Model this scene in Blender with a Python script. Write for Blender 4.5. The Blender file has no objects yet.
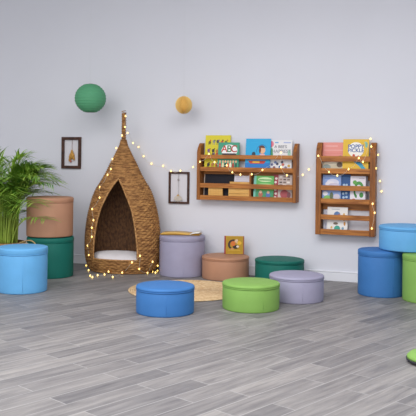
import bpy, bmesh, math, random
from mathutils import Vector, Matrix
from mathutils.bvhtree import BVHTree

random.seed(7)
C = bpy.context.scene.collection
PI = math.pi

# ------------------------------------------------------------------ camera
F, CX, HY, CAMH, ROLL = 740.0, 208.0, 158.0, 1.10, math.radians(0.7)
CAM = Vector((0, 0, CAMH))
R_ = Vector((math.cos(ROLL), 0, math.sin(ROLL)))
U_ = Vector((-math.sin(ROLL), 0, math.cos(ROLL)))
WA = math.radians(20.3)
Z0 = 7.145
EX = Vector((math.cos(WA), -math.sin(WA), 0))
EY = Vector((math.sin(WA), math.cos(WA), 0))       # into the wall
W0 = Vector((0, Z0, 0))
WM = Matrix.Translation(W0) @ Matrix.Rotation(-WA, 4, 'Z')

def ray(px, py):
    return ((px - CX) / F * R_ + (HY - py) / F * U_ + Vector((0, 1, 0)))
def on_wall(px, py, d):
    """point on a plane parallel to the wall, d metres out; returned as (s, z)"""
    r = ray(px, py)
    t = ((W0 - EY * d) - CAM).dot(EY) / r.dot(EY)
    p = CAM + r * t
    return (p - W0).dot(EX), p.z
def wall_point(s, d, z):
    return W0 + EX * s - EY * d + Vector((0, 0, z))
def on_floor(px, py, z=0.0):
    r = ray(px, py)
    return CAM + r * ((z - CAMH) / r.z)
def at_depth(px, py, Y):
    return CAM + ray(px, py) * Y

cam = bpy.data.cameras.new('camera')
cam.sensor_width = 36
cam.lens = 36 * F / 416
cam.shift_y = -(208 - HY) / 416
cam.clip_end = 60
co = bpy.data.objects.new('camera', cam)
C.objects.link(co)
m = Matrix((R_, U_, Vector((0, -1, 0)))).transposed().to_4x4()
m.translation = CAM
co.matrix_world = m
bpy.context.scene.camera = co

# ------------------------------------------------------------------ materials
def lin(c):
    if isinstance(c, str):
        c = [int(c[i:i + 2], 16) / 255 for i in (0, 2, 4)]
    return [x / 12.92 if x <= .04045 else ((x + .055) / 1.055) ** 2.4 for x in c] + [1]

def mat(name, col, rough=.6, spec=.5, metal=0, noise=0, nscale=30, bump=0, bscale=200, emit=None, estr=0):
    m = bpy.data.materials.new(name); m.use_nodes = True
    nt = m.node_tree; N = nt.nodes; L = nt.links
    b = N['Principled BSDF']
    c = lin(col)
    b.inputs['Base Color'].default_value = c
    b.inputs['Roughness'].default_value = rough
    b.inputs['Specular IOR Level'].default_value = spec
    b.inputs['Metallic'].default_value = metal
    tc = N.new('ShaderNodeTexCoord')
    if noise:
        n = N.new('ShaderNodeTexNoise'); n.inputs['Scale'].default_value = nscale; n.inputs['Detail'].default_value = 4
        L.new(tc.outputs['Object'], n.inputs['Vector'])
        r = N.new('ShaderNodeValToRGB')
        r.color_ramp.elements[0].position = .3; r.color_ramp.elements[1].position = .7
        r.color_ramp.elements[0].color = [x * (1 - noise) for x in c[:3]] + [1]
        r.color_ramp.elements[1].color = [min(1, x * (1 + noise)) for x in c[:3]] + [1]
        L.new(n.outputs['Fac'], r.inputs['Fac']); L.new(r.outputs['Color'], b.inputs['Base Color'])
    if bump:
        n = N.new('ShaderNodeTexNoise'); n.inputs['Scale'].default_value = bscale; n.inputs['Detail'].default_value = 2
        L.new(tc.outputs['Object'], n.inputs['Vector'])
        bp = N.new('ShaderNodeBump'); bp.inputs['Strength'].default_value = bump; bp.inputs['Distance'].default_value = .002
        L.new(n.outputs['Fac'], bp.inputs['Height']); L.new(bp.outputs['Normal'], b.inputs['Normal'])
    if emit:
        b.inputs['Emission Color'].default_value = lin(emit); b.inputs['Emission Strength'].default_value = estr
    return m

_pm = {}
def paint(hexcol, rough=.45):
    if hexcol not in _pm:
        _pm[hexcol] = mat('printed_' + hexcol, hexcol, rough, .4)
    return _pm[hexcol]

def fabric(name, col):
    return mat(name, col, .62, .35, noise=.035, nscale=9, bump=.25, bscale=350)

def wood_mat(name, dark, light, scale=(1.2, 14, 14), rough=.5):
    m = bpy.data.materials.new(name); m.use_nodes = True
    nt = m.node_tree; N = nt.nodes; L = nt.links
    b = N['Principled BSDF']; b.inputs['Roughness'].default_value = rough
    b.inputs['Specular IOR Level'].default_value = .35
    tc = N.new('ShaderNodeTexCoord'); mp = N.new('ShaderNodeMapping'); mp.inputs['Scale'].default_value = scale
    L.new(tc.outputs['Object'], mp.inputs['Vector'])
    n = N.new('ShaderNodeTexNoise'); n.inputs['Scale'].default_value = 4; n.inputs['Detail'].default_value = 6; n.inputs['Distortion'].default_value = .6
    L.new(mp.outputs['Vector'], n.inputs['Vector'])
    r = N.new('ShaderNodeValToRGB'); r.color_ramp.elements[0].position = .32; r.color_ramp.elements[1].position = .68
    r.color_ramp.elements[0].color = lin(dark); r.color_ramp.elements[1].color = lin(light)
    L.new(n.outputs['Fac'], r.inputs['Fac']); L.new(r.outputs['Color'], b.inputs['Base Color'])
    bp = N.new('ShaderNodeBump'); bp.inputs['Strength'].default_value = .12; bp.inputs['Distance'].default_value = .002
    L.new(n.outputs['Fac'], bp.inputs['Height']); L.new(bp.outputs['Normal'], b.inputs['Normal'])
    return m

def floor_mat(angle):
    m = bpy.data.materials.new('grey_wood_plank_vinyl'); m.use_nodes = True
    nt = m.node_tree; N = nt.nodes; L = nt.links
    b = N['Principled BSDF']; b.inputs['Specular IOR Level'].default_value = .4
    tc = N.new('ShaderNodeTexCoord')
    mp = N.new('ShaderNodeMapping'); mp.inputs['Rotation'].default_value = (0, 0, angle)
    L.new(tc.outputs['Object'], mp.inputs['Vector'])
    br = N.new('ShaderNodeTexBrick')
    br.offset = .37; br.offset_frequency = 2
    br.inputs['Scale'].default_value = 1
    br.inputs['Brick Width'].default_value = .66; br.inputs['Row Height'].default_value = .128
    br.inputs['Mortar Size'].default_value = .0035; br.inputs['Mortar Smooth'].default_value = .4
    br.inputs['Color1'].default_value = (0, 0, 0, 1); br.inputs['Color2'].default_value = (1, 1, 1, 1)
    br.inputs['Mortar'].default_value = (.5, .5, .5, 1)
    L.new(mp.outputs['Vector'], br.inputs['Vector'])
    # grain stretched along the planks
    mp2 = N.new('ShaderNodeMapping'); mp2.inputs['Scale'].default_value = (1.6, 17, 1)
    L.new(mp.outputs['Vector'], mp2.inputs['Vector'])
    ad = N.new('ShaderNodeVectorMath'); ad.operation = 'ADD'
    sc = N.new('ShaderNodeVectorMath'); sc.operation = 'SCALE'; sc.inputs['Scale'].default_value = 7
    L.new(br.outputs['Color'], sc.inputs[0]); L.new(mp2.outputs['Vector'], ad.inputs[0]); L.new(sc.outputs['Vector'], ad.inputs[1])
    n = N.new('ShaderNodeTexNoise'); n.inputs['Scale'].default_value = 1.7; n.inputs['Detail'].default_value = 7; n.inputs['Roughness'].default_value = .62; n.inputs['Distortion'].default_value = .5
    L.new(ad.outputs['Vector'], n.inputs['Vector'])
    r = N.new('ShaderNodeValToRGB'); r.color_ramp.elements[0].position = .3; r.color_ramp.elements[1].position = .72
    r.color_ramp.elements[0].color = lin('6a686b'); r.color_ramp.elements[1].color = lin('989594')
    L.new(n.outputs['Fac'], r.inputs['Fac'])
    mx = N.new('ShaderNodeMix'); mx.data_type = 'RGBA'; mx.blend_type = 'MULTIPLY'; mx.inputs[0].default_value = 1
    r2 = N.new('ShaderNodeValToRGB'); r2.color_ramp.elements[0].color = (.74, .74, .76, 1); r2.color_ramp.elements[1].color = (1.1, 1.09, 1.07, 1)
    L.new(br.outputs['Color'], r2.inputs['Fac'])
    L.new(r.outputs['Color'], mx.inputs[6]); L.new(r2.outputs['Color'], mx.inputs[7])
    mx2 = N.new('ShaderNodeMix'); mx2.data_type = 'RGBA'; mx2.inputs[7].default_value = lin('b4b3b4')
    mf = N.new('ShaderNodeMath'); mf.operation = 'MULTIPLY'; mf.inputs[1].default_value = .4
    L.new(br.outputs['Fac'], mf.inputs[0]); L.new(mf.outputs[0], mx2.inputs[0]); L.new(mx.outputs[2], mx2.inputs[6])
    L.new(mx2.outputs[2], b.inputs['Base Color'])
    rr = N.new('ShaderNodeMapRange'); rr.inputs['To Min'].default_value = .42; rr.inputs['To Max'].default_value = .62
    L.new(n.outputs['Fac'], rr.inputs['Value']); L.new(rr.outputs['Result'], b.inputs['Roughness'])
    bp = N.new('ShaderNodeBump'); bp.inputs['Strength'].default_value = .15; bp.inputs['Distance'].default_value = .003
    L.new(n.outputs['Fac'], bp.inputs['Height']); L.new(bp.outputs['Normal'], b.inputs['Normal'])
    return m

M = dict(
    wall=mat('painted_plaster', 'dcdde6', .85, .2, noise=.015, nscale=1.3, bump=.08, bscale=60),
    ceil=mat('ceiling_paint', 'eeeeee', .9, .2),
    base=mat('white_gloss_paint', 'e9eaf1', .45, .4),
    floor=floor_mat(math.radians(-47)),
    blue=fabric('blue_fabric', '3b74b4'), sky=fabric('light_blue_fabric', '63a7db'),
    lime=fabric('lime_fabric', '82ac56'), emerald=fabric('emerald_fabric', '0c685c'),
    terra=fabric('terracotta_fabric', 'b3856a'), lilac=fabric('lilac_fabric', '9e9bb4'),
    cushion=fabric('cushion_fabric', 'e8e3e6'),
    pine=wood_mat('stained_pine', '8a5021', 'c07d3a', (1.2, 14, 14)),
    pine_v=wood_mat('stained_pine_upright', '74421a', 'a5672d', (14, 14, 1.2)),
    pale=wood_mat('pale_wood', 'cf9a4c', 'e5b76c', (2, 16, 16)),
    darkwood=wood_mat('dark_frame_wood', '33201a', '57362a', (8, 8, 8)),
    wicker=None,
    wire=mat('clear_wire', 'd8d2c4', .4, .5),
    thread=mat('nylon_thread', 'd6d7de', .5, .4),
    bulb=mat('warm_bulb', 'fff0c0', .3, .5, emit='ffcf62', estr=2.2),
    page=mat('book_pages', 'efece4', .8, .2),
    soil=mat('potting_soil', '4a3526', .95, .1, noise=.4, nscale=60, bump=.8, bscale=90),
    stem=mat('palm_stem', '9db54a', .5, .4, noise=.15, nscale=20),
    jute=None,
)

def weave_mat(name, dark, light, scale, rough=.75):
    m = bpy.data.materials.new(name); m.use_nodes = True
    nt = m.node_tree; N = nt.nodes; L = nt.links
    b = N['Principled BSDF']; b.inputs['Roughness'].default_value = rough; b.inputs['Specular IOR Level'].default_value = .3
    tc = N.new('ShaderNodeTexCoord')
    mp = N.new('ShaderNodeMapping'); mp.inputs['Scale'].default_value = scale
    L.new(tc.outputs['Object'], mp.inputs['Vector'])
    n = N.new('ShaderNodeTexNoise'); n.inputs['Scale'].default_value = 1; n.inputs['Detail'].default_value = 4
    L.new(mp.outputs['Vector'], n.inputs['Vector'])
    r = N.new('ShaderNodeValToRGB'); r.color_ramp.elements[0].position = .35; r.color_ramp.elements[1].position = .65
    r.color_ramp.elements[0].color = lin(dark); r.color_ramp.elements[1].color = lin(light)
    L.new(n.outputs['Fac'], r.inputs['Fac']); L.new(r.outputs['Color'], b.inputs['Base Color'])
    return m
M['wicker'] = weave_mat('wicker', '6a4426', 'b58650', (17, 17, 85))
M['wicker_rim'] = weave_mat('wicker_rim', '8a5f35', 'c39460', (60, 60, 60))
M['jute'] = weave_mat('jute_braid', 'c4a078', 'dcc29a', (40, 40, 40), .9)
M['basket'] = weave_mat('basket_weave', '8a6440', 'b58a5c', (40, 40, 90))
M['rope'] = weave_mat('twine', 'a98a58', 'd2b682', (90, 90, 90), .9)

def leaf_mat():
    m = bpy.data.materials.new('palm_leaf'); m.use_nodes = True
    nt = m.node_tree; N = nt.nodes; L = nt.links
    b = N['Principled BSDF']; b.inputs['Roughness'].default_value = .55; b.inputs['Specular IOR Level'].default_value = .25
    tc = N.new('ShaderNodeTexCoord')
    n = N.new('ShaderNodeTexNoise'); n.inputs['Scale'].default_value = 9; n.inputs['Detail'].default_value = 3
    L.new(tc.outputs['Object'], n.inputs['Vector'])
    r = N.new('ShaderNodeValToRGB'); r.color_ramp.elements[0].position = .33; r.color_ramp.elements[1].position = .68
    r.color_ramp.elements[0].color = lin('3f7f24'); r.color_ramp.elements[1].color = lin('b2d258')
    L.new(n.outputs['Fac'], r.inputs['Fac']); L.new(r.outputs['Color'], b.inputs['Base Color'])
    return m
M['leaf'] = leaf_mat()

# ------------------------------------------------------------------ object helpers
def thing(name, label, cat, loc=(0, 0, 0), rotz=0, group=None):
    o = bpy.data.objects.new(name, None); C.objects.link(o)
    o.empty_display_size = .05
    o.location = loc; o.rotation_euler = (0, 0, rotz)
    o['label'] = label; o['category'] = cat
    if group: o['group'] = group
    return o
def tag(o, label, cat, group=None):
    o['label'] = label; o['category'] = cat
    if group: o['group'] = group
    return o
def obj(name, bm, mats, parent=None, smooth=False):
    me = bpy.data.meshes.new(name)
    bmesh.ops.recalc_face_normals(bm, faces=bm.faces) if smooth != 'keep' else None
    bm.to_mesh(me); bm.free()
    if not isinstance(mats, (list, tuple)): mats = [mats]
    for x in mats: me.materials.append(x)
    if smooth:
        for p in me.polygons: p.use_smooth = True
    o = bpy.data.objects.new(name, me); C.objects.link(o)
    if parent: o.parent = parent
    return o
def struct(name, bm, mats):
    o = obj(name, bm, mats); o['kind'] = 'structure'; return o

def box(bm, x0, x1, y0, y1, z0, z1, mi=0, bevel=0, mtx=None):
    vs = [bm.verts.new((x, y, z)) for x in (x0, x1) for y in (y0, y1) for z in (z0, z1)]
    fs = []
    for f in ((0, 1, 3, 2), (4, 6, 7, 5), (0, 4, 5, 1), (2, 3, 7, 6), (0, 2, 6, 4), (1, 5, 7, 3)):
        fs.append(bm.faces.new([vs[i] for i in f]))
    for f in fs: f.material_index = mi
    if bevel:
        es = list({e for f in fs for e in f.edges})
        r = bmesh.ops.bevel(bm, geom=es, offset=bevel, segments=2, profile=.5, affect='EDGES')
        for f in r['faces']: f.material_index = mi
        vs = list({v for f in bm.faces if f.is_valid for v in f.verts}) if mtx else vs
    if mtx: bmesh.ops.transform(bm, matrix=mtx, verts=[v for v in vs if v.is_valid])
def lathe(bm, prof, n=64, mi=0, cap0=True, cap1=True, sx=1, sy=1):
    rings = []
    for r, z in prof:
        rings.append([bm.verts.new((r * sx * math.cos(2 * PI * i / n), r * sy * math.sin(2 * PI * i / n), z)) for i in range(n)])
    for a, b in zip(rings, rings[1:]):
        for i in range(n):
            f = bm.faces.new((a[i], a[(i + 1) % n], b[(i + 1) % n], b[i])); f.material_index = mi; f.smooth = True
    if cap0: bm.faces.new(rings[0][::-1]).material_index = mi
    if cap1: bm.faces.new(rings[-1]).material_index = mi
def tube(bm, pts, r, n=6, mi=0, closed=False, caps=True):
    pts = [Vector(p) for p in pts]; k = len(pts)
    rs = r if isinstance(r, (list, tuple)) else [r] * k
    rings = []; prev = None
    for i, p in enumerate(pts):
        if closed: t = pts[(i + 1) % k] - pts[i - 1]
        else: t = pts[min(i + 1, k - 1)] - pts[max(i - 1, 0)]
        if t.length < 1e-9: t = Vector((0, 0, 1))
        t.normalize()
        if prev is None:
            a = Vector((0, 0, 1)) if abs(t.z) < .9 else Vector((1, 0, 0))
        else: a = prev
        u = (a - t * a.dot(t))
        if u.length < 1e-6: u = t.orthogonal()
        u.normalize(); v = t.cross(u); prev = u
        rings.append([bm.verts.new(p + rs[i] * (math.cos(2 * PI * j / n) * u + math.sin(2 * PI * j / n) * v)) for j in range(n)])
    prs = list(zip(rings, rings[1:])) + ([(rings[-1], rings[0])] if closed else [])
    for a, b in prs:
        for j in range(n):
            f = bm.faces.new((a[j], a[(j + 1) % n], b[(j + 1) % n], b[j])); f.material_index = mi; f.smooth = True
    if caps and not closed:
        bm.faces.new(rings[0][::-1]).material_index = mi; bm.faces.new(rings[-1]).material_index = mi
def sphere(bm, c, r, u=12, v=8, mi=0, scale=(1, 1, 1)):
    mtx = Matrix.Translation(c) @ Matrix.Diagonal((scale[0], scale[1], scale[2], 1))
    r_ = bmesh.ops.create_uvsphere(bm, u_segments=u, v_segments=v, radius=r, matrix=mtx)
    for vv in r_['verts']:
        for f in vv.link_faces: f.material_index = mi; f.smooth = True
def smooth_path(pts, sub=6):
    pts = [Vector(p) for p in pts]; out = []
    for i in range(len(pts) - 1):
        p0 = pts[max(i - 1, 0)]; p1 = pts[i]; p2 = pts[i + 1]; p3 = pts[min(i + 2, len(pts) - 1)]
        for j in range(sub):
            t = j / sub
            out.append(.5 * ((2 * p1) + (p2 - p0) * t + (2 * p0 - 5 * p1 + 4 * p2 - p3) * t * t + (3 * p1 - p0 - 3 * p2 + p3) * t ** 3))
    out.append(pts[-1]); return out
def interp(tab, x):
    """smooth (monotone-ish Catmull) table lookup"""
    if x <= tab[0][0]: return tab[0][1]
    for i in range(len(tab) - 1):
        if x <= tab[i + 1][0]:
            x0, y0 = tab[i]; x1, y1 = tab[i + 1]
            h = x1 - x0; t = (x - x0) / h
            def sl(k):
                if k <= 0: return (tab[1][1] - tab[0][1]) / (tab[1][0] - tab[0][0])
                if k >= len(tab) - 1: return (tab[-1][1] - tab[-2][1]) / (tab[-1][0] - tab[-2][0])
                a = (tab[k][1] - tab[k - 1][1]) / (tab[k][0] - tab[k - 1][0]); b = (tab[k + 1][1] - tab[k][1]) / (tab[k + 1][0] - tab[k][0])
                return 0 if a * b <= 0 else 2 * a * b / (a + b)
            m0, m1 = sl(i) * h, sl(i + 1) * h
            return (2 * t**3 - 3 * t * t + 1) * y0 + (t**3 - 2 * t * t + t) * m0 + (-2 * t**3 + 3 * t * t) * y1 + (t**3 - t * t) * m1
    return tab[-1][1]

# ------------------------------------------------------------------ the setting
bm = bmesh.new(); box(bm, -7, 6, 0, .15, 0, 3.1); w = struct('wall_back', bm, M['wall']); w.matrix_world = WM
bm = bmesh.new()
box(bm, -7, 6, -.012, 0, 0, .078); box(bm, -7, 6, -.016, 0, .078, .09, bevel=.003)
w = struct('baseboard_back', bm, M['base']); w.matrix_world = WM
bm = bmesh.new(); box(bm, -6, 6, -1.5, 10.5, -.1, 0); struct('floor', bm, M['floor'])
bm = bmesh.new(); box(bm, -6, 6, -1.5, 10.5, 3.1, 3.2); struct('ceiling', bm, M['ceil'])

# ------------------------------------------------------------------ ottomans
def ottoman(label, m, cx, front, w, top_edge, base_edge, center_Y=None, base_z=0., lid=None, top_z=None, row=None, group='round fabric ottomans'):
    """cx, w: middle and width as seen; front: row of the front of its base; heights from its visible left edge"""
    if center_Y is None:
        p = on_floor(cx, front + .6)
        Yc = p.y / (1 - w / (2 * F))
    else: Yc = center_Y
    row = row or (front or top_edge + 14)
    Pc = at_depth(cx, row, Yc); r = w * Yc / F / 2
    d = -(Pc - W0).dot(EY)
    if d < r + .02:                                   # keep clear of the wall
        k = Yc
        while -(Pc - W0).dot(EY) < w * Yc / F / 2 + .02:
            Yc -= .01; Pc = at_depth(cx, row, Yc)
        r = w * Yc / F / 2
    if top_z is None:
        top_z = at_depth(cx - w / 2, top_edge, Yc).z
    h = top_z - base_z
    lid = lid or (.026 if h < .28 else .042)
    t = thing('round_ottoman', label, 'ottoman', (Pc.x, Pc.y, base_z), random.uniform(-.3, .3), group)
    hb = h - lid + .004
    bm = bmesh.new()
    lathe(bm, [(r * .955, 0), (r * .975, .003), (r * .982, .010), (r * .985, .05), (r * .987, hb * .5), (r * .985, hb - .012), (r * .97, hb - .002), (r * .94, hb)], 72)
    # vertical side seam, a stitched ridge
    tube(bm, [(math.cos(-1.2) * r * .987, math.sin(-1.2) * r * .987, z) for z in (.02, hb * .5, hb - .015)], .0012, 6)
    obj('body', bm, m, t, True)
    bm = bmesh.new(); z0 = hb + .001; rl = r
    lathe(bm, [(rl * .95, z0), (rl * .985, z0 + .002), (rl * .998, z0 + .01), (rl, h - .010), (rl * .994, h - .003), (rl * .975, h + .003), (rl * .93, h + .006), (rl * .7, h + .009), (rl * .35, h + .0105), (rl * .02, h + .011)], 72)
    obj('lid', bm, m, t, True)
    bm = bmesh.new(); tube(bm, [(rl * .985 * math.cos(a), rl * .985 * math.sin(a), z0 + .0005) for a in [2 * PI * i / 72 for i in range(72)]], .0035, 6, closed=True)
    obj('piping', bm, m, t, True)
    return t, Pc, r, h

OT = {}
OT['skyL'] = ottoman('tall light blue round ottoman standing in front of the palm basket', M['sky'], 22, 294.4, 50, 246.7, 291, lid=.05)
OT['emer'] = ottoman('tall emerald green round ottoman under the terracotta ottoman', M['emerald'], 50, 278.8, 46.5, 236.6, 275)
_, Pe, re_, he = OT['emer']
OT['terra'] = ottoman('tall terracotta round ottoman stacked on top of the emerald ottoman', M['terra'], 50, 0, 46.5, 197.2, 0, center_Y=Pe.y, base_z=he + .0145)
OT['lilacT'] = ottoman('tall lilac round ottoman beside the wicker nest with an open book on top', M['lilac'], 181.8, 276.3, 45.6, 235.2, 272.6)
OT['brown'] = ottoman('low terracotta brown round ottoman against the wall with a golden book on top', M['terra'], 225.3, 279, 47.5, 255.8, 276)
OT['emerL'] = ottoman('low emerald green round ottoman against the wall behind the lilac one', M['emerald'], 279.3, 283.5, 49.5, 259, 279)
OT['lilacL'] = ottoman('low lilac round ottoman in front of the low emerald ottoman', M['lilac'], 296.3, 304, 54.7, 274.4, 299)
OT['limeL'] = ottoman('low lime green round ottoman in the middle of the floor on the rug edge', M['lime'], 250.7, 313.2, 57.8, 282, 309)
OT['blueL'] = ottoman('low blue round ottoman on the front edge of the jute rug', M['blue'], 165, 317.5, 58.8, 285.2, 314)
OT['blueT'] = ottoman('tall dark blue round ottoman under the left side of the light blue one', M['blue'], 380.5, 297.7, 45.7, 249.7, 294)
_, Pb, rb, hb_ = OT['blueT']
OT['limeT'] = ottoman('tall lime green round ottoman at right edge beneath the light blue one', M['lime'], 427, 304.5, 49, 0, 0, top_z=hb_)
OT['skyS'] = ottoman('low light blue round ottoman stacked across tall blue and lime ottomans', M['sky'], 408.5, 0, 58.5, 225.9, 0, center_Y=6.04, base_z=hb_ + .0145)

# ------------------------------------------------------------------ wicker nest
NY = 1.10 * F / (272.2 - HY)
NC = at_depth(122.3, 255, NY); NC.z = 0
NS = NY / F
prof = [((272 - y) * NS, w_ * NS) for y, w_ in [(272, 28.5), (270, 32), (266.5, 35), (261, 37), (253, 38.2), (242, 38.4), (221, 36.6), (211, 34.6), (201, 32.0), (190, 27.6), (183, 23.2), (172.3, 17.0), (165, 13.6), (160.5, 11.2), (152, 7.0), (144.5, 3.6), (136, 2.2), (124, 2.1), (114, 2.0)]]
openw = [((271.5 - y) * NS, w_ * .965 * NS) for y, w_ in [(262, 23.2), (249, 23.4), (241.8, 22.9), (231.6, 21.7), (211, 17.3), (190.7, 8.0), (183, 3.3), (178.6, .01)]]
SILL = (271.5 - 257.5) * NS; TIP = openw[-1][0]; TOPZ = prof[-1][0]; HOODTOP = (271.5 - 140) * NS
FY = .66
nest = thing('wicker_nest', 'teardrop shaped brown wicker hideaway nest with an arched opening, on the floor', 'play nest', (NC.x, NC.y, 0), math.radians(-13))
def nest_pt(th, z, off=0, weave=0, wi=0):
    """th = 0 faces the room"""
    R = interp(prof, z) + off
    ry = max(R * FY, min(R, .045))
    return Vector((R * math.sin(th), -ry * math.cos(th), z))
def theta_open(z):
    if z >= TIP: return 0.
    w_ = interp(openw, z); R = interp(prof, z)
    return math.asin(min(.98, w_ / R))
ROWH = .019
def shell(z0, z1, opening, name):
    bm = bmesh.new()
    nz = int((z1 - z0) / (ROWH / 4)); nt_ = 168
    grid = []
    for iz in range(nz + 1):
        z = z0 + (z1 - z0) * iz / nz
        to = theta_open(z) if opening else 0.
        row = []
        for it in range(nt_ + 1):
            th = to + (2 * PI - 2 * to) * it / nt_
            R = interp(prof, z)
            # basket weave: each row of cane passes over and under the uprights
            row_i = int(z / ROWH)
            ph = th * 38 / 2
            bulge = abs(math.sin(PI * z / ROWH))
            wv = math.sin(ph * 2 + PI * (row_i % 2)) * bulge * min(1, R / .12)
            row.append(bm.verts.new(nest_pt(th, z, .008 * wv + .004 * bulge)))
        grid.append(row)
    for a, b in zip(grid, grid[1:]):
        for i in range(nt_):
            f = bm.faces.new((a[i], a[i + 1], b[i + 1], b[i])); f.smooth = True
    bmesh.ops.remove_doubles(bm, verts=bm.verts, dist=.0004)
    o = obj(name, bm, M['wicker'], nest, True)
    s = o.modifiers.new('thickness', 'SOLIDIFY'); s.thickness = .012; s.offset = -1
    return o
base_o = shell(.012, SILL, False, 'base_basket')
hood_o = shell(SILL, HOODTOP, True, 'hood')
bm = bmesh.new()
# wound cane stalk at the top
zz = [HOODTOP - .03 + (TOPZ - HOODTOP + .03) * i / 12 for i in range(13)]
for k in range(5):
    tube(bm, [Vector((.011 * math.cos(k * 1.2566 + 9 * z), .011 * math.sin(k * 1.2566 + 9 * z), z)) for z in zz], .0095, 7)
for z in zz[1:]:
    tube(bm, [(.0215 * math.cos(a), .0215 * math.sin(a), z + .004 * a) for a in [2 * PI * i / 14 for i in range(14)]], .0035, 5)
obj('stalk', bm, M['wicker'], nest, True)
# braided rim round the opening
bm = bmesh.new()
zs = [SILL + (TIP - SILL) * i / 40 for i in range(41)]
left = [nest_pt(-theta_open(z), z, .002) for z in zs]; right = [nest_pt(theta_open(z), z, .002) for z in zs]
sillp = [nest_pt(-theta_open(SILL) + 2 * theta_open(SILL) * i / 24, SILL, .001) for i in range(25)]
loop = left[::-1] + sillp[1:-1] + right
tube(bm, loop[:-1], .009, 7, closed=True)
obj('opening_rim', bm, M['wicker_rim'], nest, True)
# inside: a lining of upright canes crossed by a few bands, coloured darker than the shell
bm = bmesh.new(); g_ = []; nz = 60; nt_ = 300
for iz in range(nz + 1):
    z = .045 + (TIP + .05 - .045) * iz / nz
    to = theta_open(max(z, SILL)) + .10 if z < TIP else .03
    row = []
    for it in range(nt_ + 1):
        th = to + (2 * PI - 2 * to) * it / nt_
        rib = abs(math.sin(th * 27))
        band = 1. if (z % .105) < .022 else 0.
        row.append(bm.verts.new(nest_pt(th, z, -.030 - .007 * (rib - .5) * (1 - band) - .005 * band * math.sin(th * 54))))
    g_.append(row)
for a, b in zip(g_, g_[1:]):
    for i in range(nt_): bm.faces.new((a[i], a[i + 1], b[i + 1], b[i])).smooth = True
obj('lining', bm, weave_mat('lining_cane', '4b3222', '6e4c30', (60, 60, 30)), nest, True)
bm = bmesh.new(); R0 = interp(prof, .012)
tube(bm, [nest_pt(2 * PI * i / 72, .013, 0) for i in range(72)], .012, 7, closed=True)
obj('foot_ring', bm, M['wicker'], nest, True)
bm = bmesh.new(); lathe(bm, [(interp(prof, .03) - .016, .03), (interp(prof, .04) - .016, .042)], 64, sy=FY)
obj('woven_floor', bm, M['wicker'], nest)

# the cushion inside
cu = bmesh.new()
Rc = interp(prof, .1) - .055
pr = [(.3, .0), (.78, .004), (.95, .03), (1.0, .06), (.96, .09), (.82, .112), (.55, .128), (.2, .14), (.02, .142)]
rings = []
for k, (q, z) in enumerate(pr):
    rings.append([])
    for i in range(64):
        a = 2 * PI * i / 64
        wob = 1 + .015 * math.sin(5 * a + k)
        lump = .014 * math.sin(2 * a + 1) * (q if k > 3 else 0) + (.012 * math.cos(a - 2.4) * q if k > 3 else 0)
        rings[-1].append(cu.verts.new((Rc * q * wob * math.cos(a), Rc * q * wob * FY * math.sin(a), z * 1.08 + lump)))
for a, b in zip(rings, rings[1:]):
    for i in range(64): cu.faces.new((a[i], a[(i + 1) % 64], b[(i + 1) % 64], b[i]))
cu.faces.new(rings[0][::-1]); cu.faces.new(rings[-1])
c = obj('cushion', cu, M['cushion'], None, True)
c.location = (NC.x, NC.y, .043); c.rotation_euler = (0, 0, math.radians(-13))
tag(c, 'soft white cushion lying inside the wicker nest', 'cushion')

# ------------------------------------------------------------------ bookcases
def pose_on_wall(o, s, d, z, tilt=0, roll=0):
    o.matrix_world = WM @ Matrix.Translation((s, -d, z)) @ Matrix.Rotation(tilt, 4, 'X') @ Matrix.Rotation(roll, 4, 'Y')

DEP = .115
def bookcase(label, s0, s1, rails, ztop, zbot, divider=None):
    """rails: list of (z0, z1) from the top; even ones hold books in, odd ones are the shelf fronts"""
    t = thing('wall_bookcase', label, 'bookcase', wall_point((s0 + s1) / 2, 0, zbot), -WA, 'front-facing wooden wall bookcases')
    hw = (s1 - s0) / 2; th = .047 if s1 - s0 < .7 else .034
    for sg in (-1, 1):
        x0, x1 = (-hw, -hw + th) if sg < 0 else (hw - th, hw)
        bm = bmesh.new()
        H = ztop - zbot
        pts = [(-.0, 0), (-DEP, 0), (-DEP, H - .085), (-DEP + .018, H - .05), (-DEP + .055, H - .008), (-DEP + .07, H), (0, H)]
        a = [bm.verts.new((x0, y, z)) for y, z in pts]; b = [bm.verts.new((x1, y, z)) for y, z in pts]
        bm.faces.new(a); bm.faces.new(b[::-1])
        for i in range(len(pts)): bm.faces.new((a[i], b[i], b[(i + 1) % len(pts)], a[(i + 1) % len(pts)]))
        bmesh.ops.bevel(bm, geom=list(bm.edges), offset=.002, segments=1, affect='EDGES')
        obj('side_panel', bm, M['pine_v'], t)
    for i, (za, zb) in enumerate(rails):
        bm = bmesh.new(); box(bm, -hw + th, hw - th, -DEP + .003, -DEP + .019, za - zbot, zb - zbot, bevel=.002)
        obj('shelf_front' if i % 2 else 'retaining_rail', bm, M['pine'], t)
        if i % 2:
            bm = bmesh.new(); box(bm, -hw + th, hw - th, -DEP + .019, -.001, za - zbot + .002, za - zbot + .014)
            obj('shelf', bm, M['pine'], t)
        else:
            # batten at the back of every tier
            zt = rails[i - 1][0] if i else zb + .0
            bm = bmesh.new(); box(bm, -hw + th, hw - th, -.016, -.001, zt - zbot - .06, zt - zbot - .0 if i else zt - zbot - .012, bevel=.001)
            obj('back_rail', bm, M['pine'], t)
    if divider:
        sd, k = divider
        bm = bmesh.new(); box(bm, sd - (s0 + s1) / 2 - .008, sd - (s0 + s1) / 2 + .008, -DEP + .019, -.016, rails[k][0] - zbot + .014, rails[k - 2][0] - zbot)
        obj('divider', bm, M['pine_v'], t)
    return t
def rail_z(xl, yl, xr, yr):
    return (on_wall(xl, yl, DEP)[1] + on_wall(xr, yr, DEP)[1]) / 2

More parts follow.
